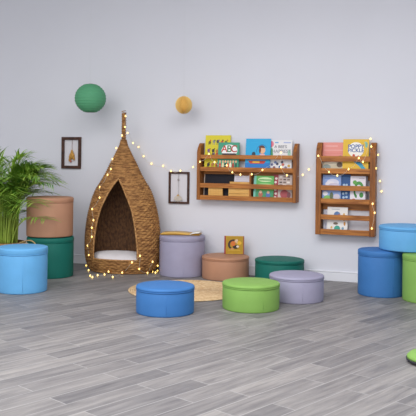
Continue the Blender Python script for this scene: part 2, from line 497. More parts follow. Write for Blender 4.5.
s0 = on_wall(196.6, 180, DEP)[0]; s1 = on_wall(296.2, 180, DEP)[0]
rl = []
for (a, b, c_, d) in [(154.9, 155.2, 158.9, 159.2), (166.6, 168.5, 171.0, 172.8), (183.1, 185.0, 187.7, 189.6), (195.0, 197.9, 199.5, 202.5)]:
    rl.append((rail_z(203, c_, 290, d), rail_z(203, a, 290, b)))
zt = (on_wall(198, 143.5, .04)[1] + on_wall(294, 143.2, .04)[1]) / 2
zb = rl[-1][0] - .004
CASE1 = dict(s0=s0, s1=s1, rails=rl)
bookcase('wide two-tier wooden wall bookcase hanging left of the narrower one', s0, s1, rl, zt, zb, (on_wall(251.3, 180, .06)[0], 3))

s0b = on_wall(315.6, 190, DEP)[0]; s1b = on_wall(375.0, 190, DEP)[0]
rl2 = []
for (a, b, c_, d) in [(156.3, 156.0, 161.2, 161.8), (168.4, 168.6, 173.4, 174.2), (185.6, 185.8, 190.4, 191.0), (198.9, 199.2, 203.6, 204.4), (215.0, 215.4, 219.8, 220.6), (229.3, 230.3, 234.6, 235.8)]:
    rl2.append((rail_z(319, c_, 367, d), rail_z(319, a, 367, b)))
zt2 = (on_wall(317, 143.5, .04)[1] + on_wall(372, 141.5, .04)[1]) / 2
zb2 = rl2[-1][0] - .004
bookcase('narrow three-tier wooden wall bookcase on the right, draped with fairy lights', s0b, s1b, rl2, zt2, zb2)

# ------------------------------------------------------------------ books
def text_bm(s, size, bold=.008, align='CENTER'):
    cu = bpy.data.curves.new('lettering', 'FONT'); cu.body = s; cu.size = size; cu.align_x = align; cu.align_y = 'CENTER'
    cu.extrude = .0003; cu.offset = size * bold; cu.space_line = .85
    o = bpy.data.objects.new('lettering', cu); C.objects.link(o)
    dg = bpy.context.evaluated_depsgraph_get()
    me = bpy.data.meshes.new_from_object(o.evaluated_get(dg))
    bpy.data.objects.remove(o); bpy.data.curves.remove(cu)
    return me
class Book:
    """stands on its lower edge, front towards -y, spine at -x"""
    def __init__(self, label, cat, w, h, t, cover, group=None, spine=None, name='picture_book'):
        self.w, self.h, self.t = w, h, t
        self.root = thing(name, label, cat, (0, 0, 0), 0, group)
        self.bm = bmesh.new(); self.mats = []
        c = self.mi(cover); sp = self.mi(spine or cover)
        k = .0022
        box(self.bm, -w / 2, w / 2, -t / 2, -t / 2 + k, 0, h, c, .0006)
        box(self.bm, -w / 2, w / 2, t / 2 - k, t / 2, 0, h, c)
        box(self.bm, -w / 2 - .001, -w / 2 + k, -t / 2 + .0002, t / 2 - .0002, 0, h, sp)
        pb = bmesh.new(); box(pb, -w / 2 + k, w / 2 - .004, -t / 2 + k, t / 2 - k, .003, h - .003)
        obj('pages', pb, M['page'], self.root)
        self.lay = 0
    def mi(self, col):
        m_ = paint(col)
        if m_ not in self.mats: self.mats.append(m_)
        return self.mats.index(m_)
    def poly(self, pts, col):
        """pts in 0..1 cover coordinates"""
        self.lay += 1
        y = -self.t / 2 - .00025 - .00012 * self.lay
        f = self.bm.faces.new([self.bm.verts.new(((u - .5) * self.w, y, v * self.h)) for u, v in pts])
        f.material_index = self.mi(col)
        f.normal_update()
        if f.normal.y > 0: f.normal_flip()
    def ell(self, u, v, ru, rv, col, n=20, a0=0, a1=2 * PI):
        self.poly([(u + ru * math.cos(a0 + (a1 - a0) * i / n), v + rv * math.sin(a0 + (a1 - a0) * i / n)) for i in range(n)], col)
    def rect(self, u0, u1, v0, v1, col):
        self.poly([(u0, v0), (u1, v0), (u1, v1), (u0, v1)], col)
    def arc(self, u, v, ru, rv, wd, a0, a1, col, n=18):
        o_ = [(u + ru * math.cos(a0 + (a1 - a0) * i / n), v + rv * math.sin(a0 + (a1 - a0) * i / n)) for i in range(n + 1)]
        i_ = [(u + ru * (1 - wd) * math.cos(a0 + (a1 - a0) * i / n), v + rv * (1 - wd) * math.sin(a0 + (a1 - a0) * i / n)) for i in range(n + 1)]
        self.lay += 1; y = -self.t / 2 - .00025 - .00012 * self.lay
        A = [self.bm.verts.new(((p - .5) * self.w, y, q * self.h)) for p, q in o_]; B = [self.bm.verts.new(((p - .5) * self.w, y, q * self.h)) for p, q in i_]
        for i in range(n):
            f = self.bm.faces.new((A[i], A[i + 1], B[i + 1], B[i])); f.material_index = self.mi(col)
    def text(self, s, u, v, size, col, bold=.008):
        me = text_bm(s, size, bold)
        me.materials.clear(); me.materials.append(paint(col))
        o = bpy.data.objects.new('title', me); C.objects.link(o); o.parent = self.root
        self.lay += 1
        o.location = ((u - .5) * self.w, -self.t / 2 - .0010 - .00012 * self.lay, v * self.h); o.rotation_euler = (PI / 2, 0, 0)
    def done(self):
        o = obj('cover', self.bm, self.mats, self.root, 'keep')
        for p in o.data.polygons: p.use_smooth = False
        return self

def shelf_book(label, xl, xr, ytop, zshelf, d, cover, tilt=-.12, t=.012, ymid=None, spine=None, name='picture_book', group=None, cat='book'):
    ym = ytop + 8
    sa, z_top = on_wall((xl + xr) / 2, ytop, d - .01)
    a = on_wall(xl, ym, d)[0]; b = on_wall(xr, ym, d)[0]
    bk = Book(label, cat, b - a, (z_top - zshelf) / math.cos(tilt), t, cover, group, spine, name)
    bk.place = ((a + b) / 2, d, zshelf + .0005, tilt)
    return bk
def put(bk):
    bk.done()
    s, d, z, tilt = bk.place
    pose_on_wall(bk.root, s, d, z + .5 * bk.t * abs(math.sin(tilt)), tilt)
    return bk
SH = lambda rails, k: rails[k][0] + .014

G1, G2, G3, G4, G5 = 'books on the wide bookcase upper tier', 'books and boards on the wide bookcase lower tier', 'books on the narrow bookcase top tier', 'books on the narrow bookcase middle tier', 'books on the narrow bookcase bottom tier'
z = SH(rl, 1)
b = shelf_book('yellow picture book with rows of little animals, leftmost on the wide bookcase', 204.6, 229.5, 135.4, z, .055, 'd9cb2b', group=G1)
cols = ['6a5a2a', '8a8a86', '4a4a48', 'c8502c', '5f7d3a', '7d5b8c', '33332f', 'b87a3a', 'a8572c']
k = 0
for v in (.80, .55, .42, .14):
    for u in (.16, .34, .50, .66, .84):
        if random.random() < .88:
            cc = cols[k % 9]; k += 1
            b.ell(u + random.uniform(-.02, .02), v + random.uniform(-.02, .02), .055, .05, cc, 10)
            b.ell(u + .04, v + .05, .03, .025, cols[(k + 2) % 9], 8)
            b.rect(u - .04, u - .02, v - .08, v - .03, cc); b.rect(u + .02, u + .04, v - .08, v - .03, cc)
put(b)
b = shelf_book('green book with multicoloured ABC on a white oval, overlapping the yellow book', 217.6, 238.6, 142.6, z, .085, '3f9a7c', group=G1, spine='b0603c')
b.ell(.54, .70, .38, .22, 'f2f2f2', 24)
b.text('A', .30, .755, .092, 'c8402f', .012); b.text('B', .53, .755, .092, '2f7f4a', .012); b.text('C', .76, .755, .092, 'b8372f', .012)
b.rect(.20, .86, .54, .60, '1f2430')
for u, cc in ((.12, 'c94a3a'), (.26, 'e8d9a8'), (.38, '24423a'), (.5, 'd8603c'), (.62, 'e9e3d0'), (.75, 'a53c2c'), (.88, '25604c')):
    b.ell(u, .16, .055, .10, cc, 12); b.ell(u, .3, .045, .05, 'e0b48c', 10)
put(b)
b = shelf_book('bright blue picture book showing a child in a boat on the sea', 245.3, 270.0, 138.8, z, .075, '1aa6dc', group=G1)
b.rect(0, 1, 0, .24, '1877c4')
b.arc(.66, .60, .23, .22, .14, .6, 3.3, '1583bd')
b.ell(.68, .64, .115, .12, 'e8b48e'); b.ell(.65, .70, .13, .085, '5c3222', 18, 0, PI); b.ell(.58, .64, .04, .10, '5c3222')
b.rect(.58, .78, .36, .52, 'd8707c')
for q in range(3): b.rect(.58, .78, .38 + .05 * q, .40 + .05 * q, 'f3dfe0')
b.ell(.33, .50, .075, .085, '24384c'); b.ell(.29, .43, .06, .05, 'e6e6e2')
b.poly([(.12, .30), (.84, .30), (.76, .21), (.2, .21)], 'c33c2c'); b.rect(.30, .58, .235, .28, 'ecc040')
b.rect(.2, .5, .88, .89, '2fb8e6')
put(b)
b = shelf_book('white book with grey capital lettering and flowers, rightmost on the wide bookcase top', 268.6, 291.8, 140.3, z, .055, 'e3e2e4', group=G1, spine='d2d2d6')
b.ell(.10, .87, .10, .10, 'e2788c'); b.poly([(.04, .50), (.18, .50), (.17, .68), (.11, .78), (.06, .62)], '4f9c6a')
b.rect(.24, .40, .90, .94, '6ea3cf'); b.rect(.62, .93, .90, .94, 'a9b4da')
b.text("A BEE'S", .5, .78, .038, '77767e'); b.text('HAPPIEST', .54, .63, .042, '85848c')
b.ell(.88, .55, .07, .14, '9cc7b2'); b.ell(.44, .47, .03, .04, '4a4538')
for u, v, cc in ((.15, .2, '54598a'), (.25, .1, '8a5560'), (.38, .22, '3b3f5a'), (.5, .12, '4a77a8'), (.63, .2, 'c76a58'), (.75, .1, '7b7a9a'), (.88, .16, 'c9a24c'), (.3, .27, '6d80b5'), (.58, .28, '39395a')):
    b.ell(u, v, .06, .045, cc, 10)
put(b)
# lower tier of the wide bookcase
z = SH(rl, 3)
def board(label, xl, xr, ytop, d, m, t, name, cat, tilt=-.12, frame=None):
    a = on_wall(xl, ytop + 5, d)[0]; b_ = on_wall(xr, ytop + 5, d)[0]; zt_ = on_wall((xl + xr) / 2, ytop, d)[1]
    w_ = b_ - a; h = zt_ - z
    r = thing(name, label, cat, (0, 0, 0), 0, G2)
    return r, (a + b_) / 2, w_, h
r, sc_, w_, h = board('black slate writing board with a pale edge, behind the left wooden block', 203.6, 233.4, 174.2, .05, None, .012, 'slate_board', 'slate board')
bm = bmesh.new(); box(bm, -w_ / 2 + .008, w_ / 2, -.005, .005, 0, h, bevel=.001); obj('slate', bm, mat('slate', '1d1c26', .7, .3, noise=.1), r)
bm = bmesh.new(); box(bm, -w_ / 2, -w_ / 2 + .0075, -.006, .006, 0, h, bevel=.001); obj('edge_strip', bm, mat('pale_edge', 'b9a493', .6), r)
pose_on_wall(r, sc_, .045, z + .001, -.10)
r, sc_, w_, h = board('pale wooden block standing in front of the black slate board', 208.6, 222.8, 186.3, .08, None, .02, 'wooden_block', 'wooden block')
bm = bmesh.new(); box(bm, -w_ / 2, w_ / 2, -.010, .010, 0, h, bevel=.0015); obj('block', bm, M['pale'], r)
bm = bmesh.new()
for q in range(9): box(bm, -w_ / 2 + .006 + q * (w_ - .012) / 8 - .0012, -w_ / 2 + .006 + q * (w_ - .012) / 8 + .0012, -.0112, -.0102, .012, h - .012)
obj('tally_marks', bm, paint('cc9c54'), r)
pose_on_wall(r, sc_, .080, z + .001, 0)
r, sc_, w_, h = board('white sheet of card standing upright behind the stepped wooden holder', 233.6, 249.4, 175.8, .05, None, .004, 'paper_card', 'card')
bm = bmesh.new(); box(bm, -w_ / 2, w_ / 2, -.0015, .0015, 0, h); obj('sheet', bm, mat('white_card', 'dcd9e6', .7), r)
bm = bmesh.new()
for q in range(4): box(bm, -w_ * .4, w_ * (.38 - .1 * (q % 2)), -.0023, -.0017, h - .022 - .017 * q, h - .019 - .017 * q)
obj('ruled_lines', bm, paint('b9b6c6'), r)
pose_on_wall(r, sc_, .045, z + .0005, -.10)
r, sc_, w_, h = board('stepped pale wooden holder in front of the white card', 228.8, 249.6, 182.0, .08, None, .03, 'wooden_holder', 'wooden holder')
bm = bmesh.new(); box(bm, -w_ / 2, w_ / 2, -.012, .002, 0, h * .62, bevel=.0015); obj('front_block', bm, M['pale'], r)
bm = bmesh.new(); box(bm, -w_ / 2 + .006, w_ / 2, .0022, .014, 0, h, bevel=.0015); obj('back_block', bm, M['pale'], r)
bm = bmesh.new(); box(bm, -w_ / 2 + .004, w_ / 2 - .004, -.0128, -.0118, h * .30, h * .33); obj('groove', bm, paint('9c6a2c'), r)
pose_on_wall(r, sc_, .078, z + .001, 0)
b = shelf_book('green activity book with a pale banner, right of the divider on the wide bookcase', 253.6, 273.4, 176.0, z, .07, '62b45c', group=G2)
b.rect(0, .12, 0, 1, '7cc5b4'); b.ell(.56, .84, .36, .10, 'cfe8b4'); b.rect(.26, .9, .80, .85, '4f9a50')
b.ell(.55, .62, .36, .06, 'a8d890')
b.rect(.1, 1, .03, .36, '3f9468'); b.ell(.36, .22, .11, .12, 'b06850'); b.ell(.36, .32, .07, .06, 'e3c0a2'); b.ell(.74, .2, .11, .12, '5672b0'); b.ell(.74, .31, .07, .06, 'd8b090')
put(b)
b = shelf_book('red and white comic-style book at the right end of the wide bookcase', 272.6, 291.8, 175.0, z, .055, 'c9b9b4', group=G2, spine='8c3038')
b.rect(0, .28, 0, 1, 'a23c48')
for q in range(6): b.ell(.14 + .03 * (q % 2), .1 + .15 * q, .07, .05, 'e6d5d2', 8)
for q in range(12): b.rect(.34 + .2 * (q % 3), .48 + .2 * (q % 3), .56 + .11 * (q // 3), .62 + .11 * (q // 3), ['7d6a62', 'efe6df', '9c8478', '5b4a48'][q % 4])
b.ell(.62, .24, .22, .17, 'a84a50'); b.ell(.86, .2, .1, .12, '7a4048'); b.rect(.34, .95, .44, .5, 'ddcfca')
put(b)
# narrow bookcase, top tier
z = SH(rl2, 1)
b = shelf_book('pink picture book, left one on the top tier of the narrow bookcase', 322.6, 343.6, 142.6, z, .06, 'e08d84', group=G3)
b.rect(.05, .95, .72, .75, 'e8a79e'); b.rect(.1, .9, .62, .64, 'd87c74'); b.rect(.12, .7, .86, .89, 'ecb3aa')
b.ell(.84, .47, .13, .08, '7c8450'); b.ell(.76, .44, .06, .05, 'b05a4a')
b.rect(0, 1, 0, .34, 'c9bda2'); b.ell(.4, .28, .34, .06, 'e4dcc6'); b.ell(.82, .24, .14, .09, '5d4a3c'); b.ell(.2, .16, .2, .09, '8f9a94')
put(b)
b = shelf_book('yellow picture book with blue lettering in a white circle, on the narrow bookcase', 342.8, 368.6, 139.4, z, .082, 'deb428', group=G3)
b.ell(.50, .68, .31, .23, 'f0eee6', 28)
b.text('POPPY', .50, .775, .048, '1d4f9a', .016); b.text('PICKLE', .50, .655, .046, '1d4f9a', .016)
b.ell(.42, .50, .05, .05, 'c9402c'); b.ell(.60, .48, .035, .03, 'd86a3c')
b.ell(.90, .83, .05, .09, '74b0a0'); b.ell(.86, .9, .035, .03, '8cc0a8')
b.poly([(.38, .34), (.62, .35), (.80, .22), (.74, .10), (.62, .2)], '1c86b4'); b.poly([(.62, .2), (.78, .08), (.9, .12), (.76, .22)], '3aa0b8')
b.ell(.10, .46, .07, .03, '9a8c4a')
put(b)
# middle tier
z = SH(rl2, 3)
b = shelf_book('blue and white book with clouds over a green meadow, middle tier of narrow bookcase', 322.4, 340.8, 175.2, z, .07, '8ba6dc', group=G4)
b.ell(.55, .72, .34, .13, 'd5d6ea'); b.ell(.4, .66, .26, .1, 'e3dfe8'); b.ell(.62, .62, .3, .08, 'c9c3d8'); b.rect(.1, .4, .86, .89, '5f7fc4'); b.rect(0, 1, .5, .54, 'dcdce8')
b.rect(0, 1, 0, .13, '6fa050'); b.ell(.3, .14, .22, .09, '7fb45a'); b.ell(.5, .22, .1, .13, '5b6a48'); b.ell(.78, .18, .18, .12, 'c9c2cf'); b.ell(.16, .3, .14, .08, 'e9e6ee')
put(b)
b = shelf_book('narrow dark blue book with white marks, in the middle tier between two books', 340.4, 350.2, 174.8, z, .055, '17508f', group=G4)
for u, v in ((.35, .62), (.62, .62), (.48, .48), (.3, .3), (.6, .32), (.34, .16), (.64, .18)): b.ell(u, v, .13, .045, 'a9c4dc', 10)
b.rect(.1, .9, .86, .9, '2f6cab')
put(b)
b = shelf_book('white book with a green leafy swirl, right end of the middle tier', 350.2, 367.2, 176.4, z, .068, 'e4dfe8', group=G4)
b.arc(.50, .50, .30, .30, .42, -.3, 2.6, '3f8f3c'); b.arc(.46, .42, .26, .28, .4, 2.6, 4.4, '2f7a34'); b.ell(.26, .76, .12, .08, '5ca040'); b.ell(.66, .28, .12, .1, '3c8a3a')
b.ell(.22, .08, .12, .06, 'c04038'); b.ell(.48, .06, .06, .04, 'b8505a'); b.rect(.90, 1.0, 0, 1, '4d4550'); b.rect(.5, .82, .9, .93, 'b5a8b8')
put(b)
# bottom tier
z = SH(rl2, 5)
b = shelf_book('thin pale grey book peeking out behind the white one, bottom tier', 323.8, 338.5, 209.8, z, .048, 'cfcdd8', t=.008, group=G5)
b.rect(.05, .2, .6, .95, 'b9b9c8'); b.rect(.05, .16, .1, .4, 'a9aabc')
put(b)
b = shelf_book('white picture book with a colourful round drawing, alone on the bottom tier', 327.2, 347.4, 207.4, z, .072, 'e6e3e0', group=G5)
b.ell(.48, .70, .16, .13, '5578a8'); b.ell(.58, .66, .08, .08, 'a46a78'); b.ell(.40, .60, .09, .06, 'c08c94'); b.ell(.82, .62, .06, .16, 'd9a84c'); b.ell(.86, .36, .05, .08, 'c98c3c')
b.ell(.2, .64, .05, .04, '8fae8c'); b.ell(.42, .36, .12, .05, '6c5a4c'); b.ell(.50, .16, .15, .12, '38a08c'); b.ell(.22, .2, .05, .05, 'd8b05c'); b.ell(.78, .18, .06, .05, '7aa0b8'); b.rect(.2, .6, .9, .93, 'b0b4bc')
put(b)

# golden book standing on the low brown ottoman
_, Pq, rq, hq = OT['brown']
bw = (244.2 - 224.3) * Pq.y / F * 1.0
zt_ = at_depth(234, 236.2, Pq.y + .06).z
b = Book('golden picture book with a red spine standing on the low brown ottoman', 'book', bw, zt_ - hq - .012, .018, 'b8901f', None, '9a2030')
b.rect(.0, .07, 0, 1, '8e1f2c'); b.rect(.95, 1, 0, 1, '8f4a3c')
b.rect(.10, .93, .05, .95, 'b08a1c')
b.arc(.46, .52, .28, .30, .36, 1.3, 4.2, '3b2620'); b.arc(.50, .52, .24, .24, .4, .2, 1.5, 'd9b08c'); b.ell(.57, .40, .15, .11, '2c211f'); b.ell(.44, .58, .12, .14, 'd0702c'); b.ell(.67, .42, .07, .06, 'dcd0c4')
b.ell(.76, .62, .11, .11, 'e0b02c'); b.ell(.62, .76, .07, .07, 'ddc0a0'); b.rect(.2, .8, .20, .23, 'd3ac3a'); b.ell(.40, .28, .1, .05, 'c08c58')
b.done()
P = at_depth(234.2, 250, Pq.y + .055)
b.root.matrix_world = Matrix.Translation((P.x, P.y, hq + .0135)) @ Matrix.Rotation(-.06, 4, 'Z') @ Matrix.Rotation(-.05, 4, 'X')

# open book lying on the tall lilac ottoman
_, Pl, rL, hL = OT['lilacT']
bo = thing('open_book', 'open book with a golden page lying on the tall lilac ottoman', 'book', (Pl.x - .005, Pl.y + .02, hL + .0145), -.12)
def leaf_sheet(x0, x1, curl, col, name, th):
    bm = bmesh.new(); n = 14; d0 = .115
    top = []; bot = []
    for i in range(n + 1):
        t_ = i / n; x = x0 + (x1 - x0) * t_
        zc = curl(t_)
        top.append([bm.verts.new((x, y, zc + th)) for y in (-d0, d0)]); bot.append([bm.verts.new((x, y, zc)) for y in (-d0, d0)])
    for i in range(n):
        bm.faces.new((top[i][0], top[i + 1][0], top[i + 1][1], top[i][1])); bm.faces.new((bot[i][0], bot[i][1], bot[i + 1][1], bot[i + 1][0]))
        for s in (0, 1): bm.faces.new((top[i][s], bot[i][s], bot[i + 1][s], top[i + 1][s]))
    for i in (0, n): bm.faces.new((top[i][0], top[i][1], bot[i][1], bot[i][0]))
    return obj(name, bm, col, bo, True)
leaf_sheet(-.19, .18, lambda t: 0.0, paint('c8963a'), 'cover', .003)
leaf_sheet(-.185, .085, lambda t: .0034 + .007 * math.sin(PI * min(1, t * 1.05)) , paint('e0b35a'), 'golden_page', .004)
leaf_sheet(.09, .178, lambda t: .0034 + .016 * t * t + .008 * math.sin(PI * t), M['page'], 'white_page', .003)

# ------------------------------------------------------------------ jute rug
p0 = on_floor(128, 291); p1 = on_floor(246, 291); pc = on_floor(187, 290.5)
rr_ = (p1.x - p0.x) / 2
bm = bmesh.new()
nr = 26
for k in range(nr):
    R = rr_ * (k + .5) / nr
    n = max(24, int(R * 2 * PI / .018))
    pts = [(R * math.cos(2 * PI * i / n), R * math.sin(2 * PI * i / n), .006 + .0015 * math.sin(i * PI)) for i in range(n)]
    tube(bm, pts, rr_ / nr * .53, 6, closed=True)
for v in bm.verts: v.co.z = .0005 + max(0, min(1, (v.co.z - .006 + .01) / .02)) * .0095
rug = obj('round_rug', bm, M['jute'], None, True); rug.location = (pc.x, pc.y, 0)
tag(rug, 'round braided jute rug on the floor under the low blue ottoman', 'rug')
for k in ('limeL', 'blueL', 'brown', 'lilacT'):
    t, P, r, h = OT[k]
    if (Vector((P.x, P.y, 0)) - Vector((pc.x, pc.y, 0))).length < r + rr_ - .01:
        t.location.z = .0095

# ------------------------------------------------------------------ hanging ornaments
ln_c = at_depth(90.4, 98.3, 7.12); Rn = 15.2 * 7.12 / F
ln = thing('paper_lantern', 'round green paper lantern hanging at upper left', 'lantern', ln_c)
bm = bmesh.new(); prf = []
nrib = 13
for i in range(nrib * 4 + 1):
    a = -PI / 2 + PI * (.11 + .78 * i / (nrib * 4))
    rr = Rn * (1 + .035 * abs(math.sin(PI * i / 4)))
    prf.append((rr * math.cos(a), rr * .955 * math.sin(a)))
lathe(bm, prf, 64, cap0=False, cap1=False)
sh = obj('paper_shade', bm, mat('green_paper', '549a72', .65, .3, noise=.04, nscale=5), ln, True)
bm = bmesh.new()
bm.free()
for (q, zq) in (prf[0], prf[-1]):
    bm = bmesh.new()
    tube(bm, [(q * math.cos(2 * PI * i / 32), q * math.sin(2 * PI * i / 32), zq) for i in range(32)], .003, 6, closed=True)
    obj('wire_ring', bm, mat('lantern_wire', '2f6a4e', .5), ln, True)
bm = bmesh.new(); zq = prf[-1][1]; q = prf[-1][0]
tube(bm, [(-q, 0, zq), (0, 0, zq + .012), (q, 0, zq)], .0012, 5)
obj('hanger', bm, mat('lantern_hanger', '2f6a4e', .5), ln, True)
bm = bmesh.new(); tube(bm, [(0, 0, zq + .012), (0, 0, 3.1 - ln_c.z)], .0006, 4)
obj('thread', bm, M['thread'], ln)

hc = at_depth(183.8, 105.0, 6.95); Rh = 8.5 * 6.95 / F
hb = thing('honeycomb_ball', 'small golden yellow honeycomb paper ball hanging beside the lantern', 'paper ball', hc)
bm = bmesh.new()
nf = 40
for k in range(nf):                       # fan of half-disc leaves, glued in alternating cells
    ph = 2 * PI * k / nf
    rows = 14; prev = None
    for i in range(rows + 1):
        a = -PI / 2 + PI * i / rows
        da = (PI / nf) * (1 if (i + k) % 2 else -1) * .75
        c_, s_ = math.cos(a), math.sin(a)
        inner = bm.verts.new((Rh * .74 * c_ * math.cos(ph), Rh * .74 * c_ * math.sin(ph), Rh * s_ * 1.05))
        outer = bm.verts.new((Rh * c_ * math.cos(ph + da), Rh * c_ * math.sin(ph + da), Rh * s_ * 1.05))
        if prev: bm.faces.new((prev[0], inner, outer, prev[1]))
        prev = (inner, outer)
obj('paper_cells', bm, mat('golden_tissue', 'f4d58a', .7, .2), hb)
bm = bmesh.new(); sphere(bm, (0, 0, 0), Rh * .78, 40, 20, 0, (1, 1, 1.2)); tube(bm, [(0, 0, -Rh * 1.06), (0, 0, Rh * 1.08)], .003, 6)
obj('core', bm, mat('golden_core', 'efc873', .7), hb)
bm = bmesh.new(); tube(bm, [(0, 0, Rh * 1.07), (0, 0, 3.1 - hc.z)], .0006, 4)
obj('thread', bm, M['thread'], hb)

# ------------------------------------------------------------------ empty frames with hanging ornaments
def frame(label, xl, xr, yt, yb, bw, d=.022):
    a, z1 = on_wall((xl), (yt + yb) / 2, d)[0], on_wall((xl + xr) / 2, yt, d)[1]
    b_, z0 = on_wall((xr), (yt + yb) / 2, d)[0], on_wall((xl + xr) / 2, yb, d)[1]
    t = thing('wall_picture', label, 'picture frame', wall_point((a + b_) / 2, 0, z0), -WA, 'empty dark frames on the wall')
    hw = (b_ - a) / 2; H = z1 - z0
    def bar(pts):
        bm = bmesh.new()
        A = [bm.verts.new((x, -.0005, zz_)) for x, zz_ in pts]; B = [bm.verts.new((x, -d, zz_)) for x, zz_ in pts]
        bm.faces.new(A); bm.faces.new(B[::-1])
        for i in range(4): bm.faces.new((A[i], B[i], B[(i + 1) % 4], A[(i + 1) % 4]))
        bmesh.ops.bevel(bm, geom=list(bm.edges), offset=.002, segments=1, affect='EDGES')
        obj('frame_bar', bm, M['darkwood'], t)
    bar([(-hw, 0), (hw, 0), (hw - bw, bw), (-hw + bw, bw)]); bar([(-hw, H), (-hw + bw, H - bw), (hw - bw, H - bw), (hw, H)])
    bar([(-hw, 0), (-hw + bw, bw), (-hw + bw, H - bw), (-hw, H)]); bar([(hw, 0), (hw, H), (hw - bw, H - bw), (hw - bw, bw)])
    bm = bmesh.new(); box(bm, -hw + bw * .8, hw - bw * .8, -.004, -.0005, bw * .8, H - bw * .8)
    obj('backing_card', bm, mat('frame_backing', 'd9d7de', .8), t)
    return (a + b_) / 2, z0, hw, H
fs, fz, fh, fH = frame('dark wooden frame on the wall above the terracotta ottoman, golden ornament inside', 61.2, 80.4, 137, 168.6, .030)
g = thing('dried_seed_pod', 'golden dried seed pod cluster hanging inside the left dark frame', 'ornament', wall_point(fs + .012, .022, fz + fH - .03), -WA)
gold = mat('dried_gold', 'c08f45', .7, .3, noise=.25, nscale=60)
bm = bmesh.new(); tube(bm, [(0, .01, -.0), (.002, 0, -.06), (.004, 0, -.12)], .0018, 5); obj('cord', bm, mat('ornament_cord', '8a5a4a', .8), g, True)
for (x, z_, sc, tl) in ((-.012, -.165, 1.1, .25), (.014, -.160, 1.05, -.2), (.002, -.15, 1.2, 0), (-.02, -.195, .8, .35), (.022, -.185, .75, -.3)):
    bm = bmesh.new()
    lathe(bm, [(.001, .045 * sc), (.006 * sc, .038 * sc), (.014 * sc, .012 * sc), (.016 * sc, -.008 * sc), (.011 * sc, -.03 * sc), (.001, -.04 * sc)], 14)
    o = obj('pod', bm, gold, g, True); o.location = (x, 0, z_); o.rotation_euler = (0, tl, 0)
bm = bmesh.new(); lathe(bm, [(.001, .012), (.009, .008), (.011, -.004), (.001, -.014)], 12)
o = obj('bead', bm, mat('rosy_bead', 'b86a5e', .6), g, True); o.location = (-.012, 0, -.222)
fs, fz, fh, fH = frame('thin dark wooden frame on the wall between nest and bookcase, pale ornament inside', 168.4, 188.8, 171.8, 203.7, .019)
g = thing('feather_charm', 'pale feather and bead charm hanging inside the right dark frame', 'ornament', wall_point(fs - .004, .022, fz + fH - .019), -WA)
bm = bmesh.new(); tube(bm, [(0, .008, 0), (0, 0, -.05), (.003, 0, -.15), (0, 0, -.215)], .0016, 5); obj('cord', bm, mat('charm_cord', 'a9a4a0', .8), g, True)
bm = bmesh.new(); sphere(bm, (0, 0, -.058), .009, 10, 8); obj('bead', bm, mat('grey_bead', '8f8a8c', .6), g, True)
fm = mat('pale_feather', 'cfc6bb', .8, .2)
for k in range(5):
    an = (k - 2) * .35
    bm = bmesh.new()
    for s in (-1, 1):
        L_ = .075; pts = [(0, 0, 0), (s * .011, -.003, -.25 * L_), (s * .013, -.003, -.6 * L_), (0, 0, -L_), ]
        bm.faces.new([bm.verts.new(p) for p in pts])
    o = obj('feather', bm, fm, g); o.location = (.001 * k, -.002 - .001 * k, -.205); o.rotation_euler = (0, an, 0)
    so = o.modifiers.new('t', 'SOLIDIFY'); so.thickness = .0012
bm = bmesh.new(); sphere(bm, (0, 0, -.212), .011, 10, 8); obj('bead', bm, mat('ochre_bead', 'c49a55', .6), g, True)

# ------------------------------------------------------------------ potted palm
PY = 6.86
pp = at_depth(4, 235, PY); pot_top = at_depth(4, 242.2, PY - .05).z
palm = thing('potted_palm', 'bushy green areca palm in a woven basket at the left edge', 'potted plant', (pp.x, pp.y, 0))
Rp = .195
bm = bmesh.new()
rows_ = 22; prf = []
for i in range(rows_ * 4 + 1):
    z_ = .004 + (pot_top - .004) * i / (rows_ * 4)
    q = Rp * (.80 + .2 * math.sin(PI * .5 * min(1, z_ / pot_top * 1.1)))
    prf.append((q + .004 * abs(math.sin(PI * i / 4)), z_))
prf = [(Rp * .7, .002)] + prf + [(Rp * .95, pot_top + .002), (Rp * .93, pot_top - .04)]
lathe(bm, prf, 72, cap1=False)
bk_ = obj('basket', bm, M['basket'], palm, True)
bm = bmesh.new(); lathe(bm, [(Rp * .95, pot_top - .035), (Rp * .6, pot_top - .025), (.01, pot_top - .02)], 40, cap0=True); obj('soil', bm, M['soil'], palm, True)
# looped twine handle standing out of the basket side
hx = Rp * .97
for k, (dx, dz, dy) in enumerate(((.20, .040, -.15), (.15, .012, -.13))):
    bm = bmesh.new()
    base_p = Vector((hx * .80, -.115, pot_top - .012))
    pts = [base_p, base_p + Vector((dx * .3, dy * .3, dz * .75)), base_p + Vector((dx * .75, dy * .8, dz + .012)), base_p + Vector((dx, dy, dz * .55)), base_p + Vector((dx * .75, dy * 1.1, dz * .15 - .005)), base_p + Vector((dx * .35, dy * .5, -.006)), base_p + Vector((0, .004, -.008))]
    tube(bm, smooth_path(pts, 5), .0055, 7)
    obj('twine_loop', bm, M['rope'], palm, True)

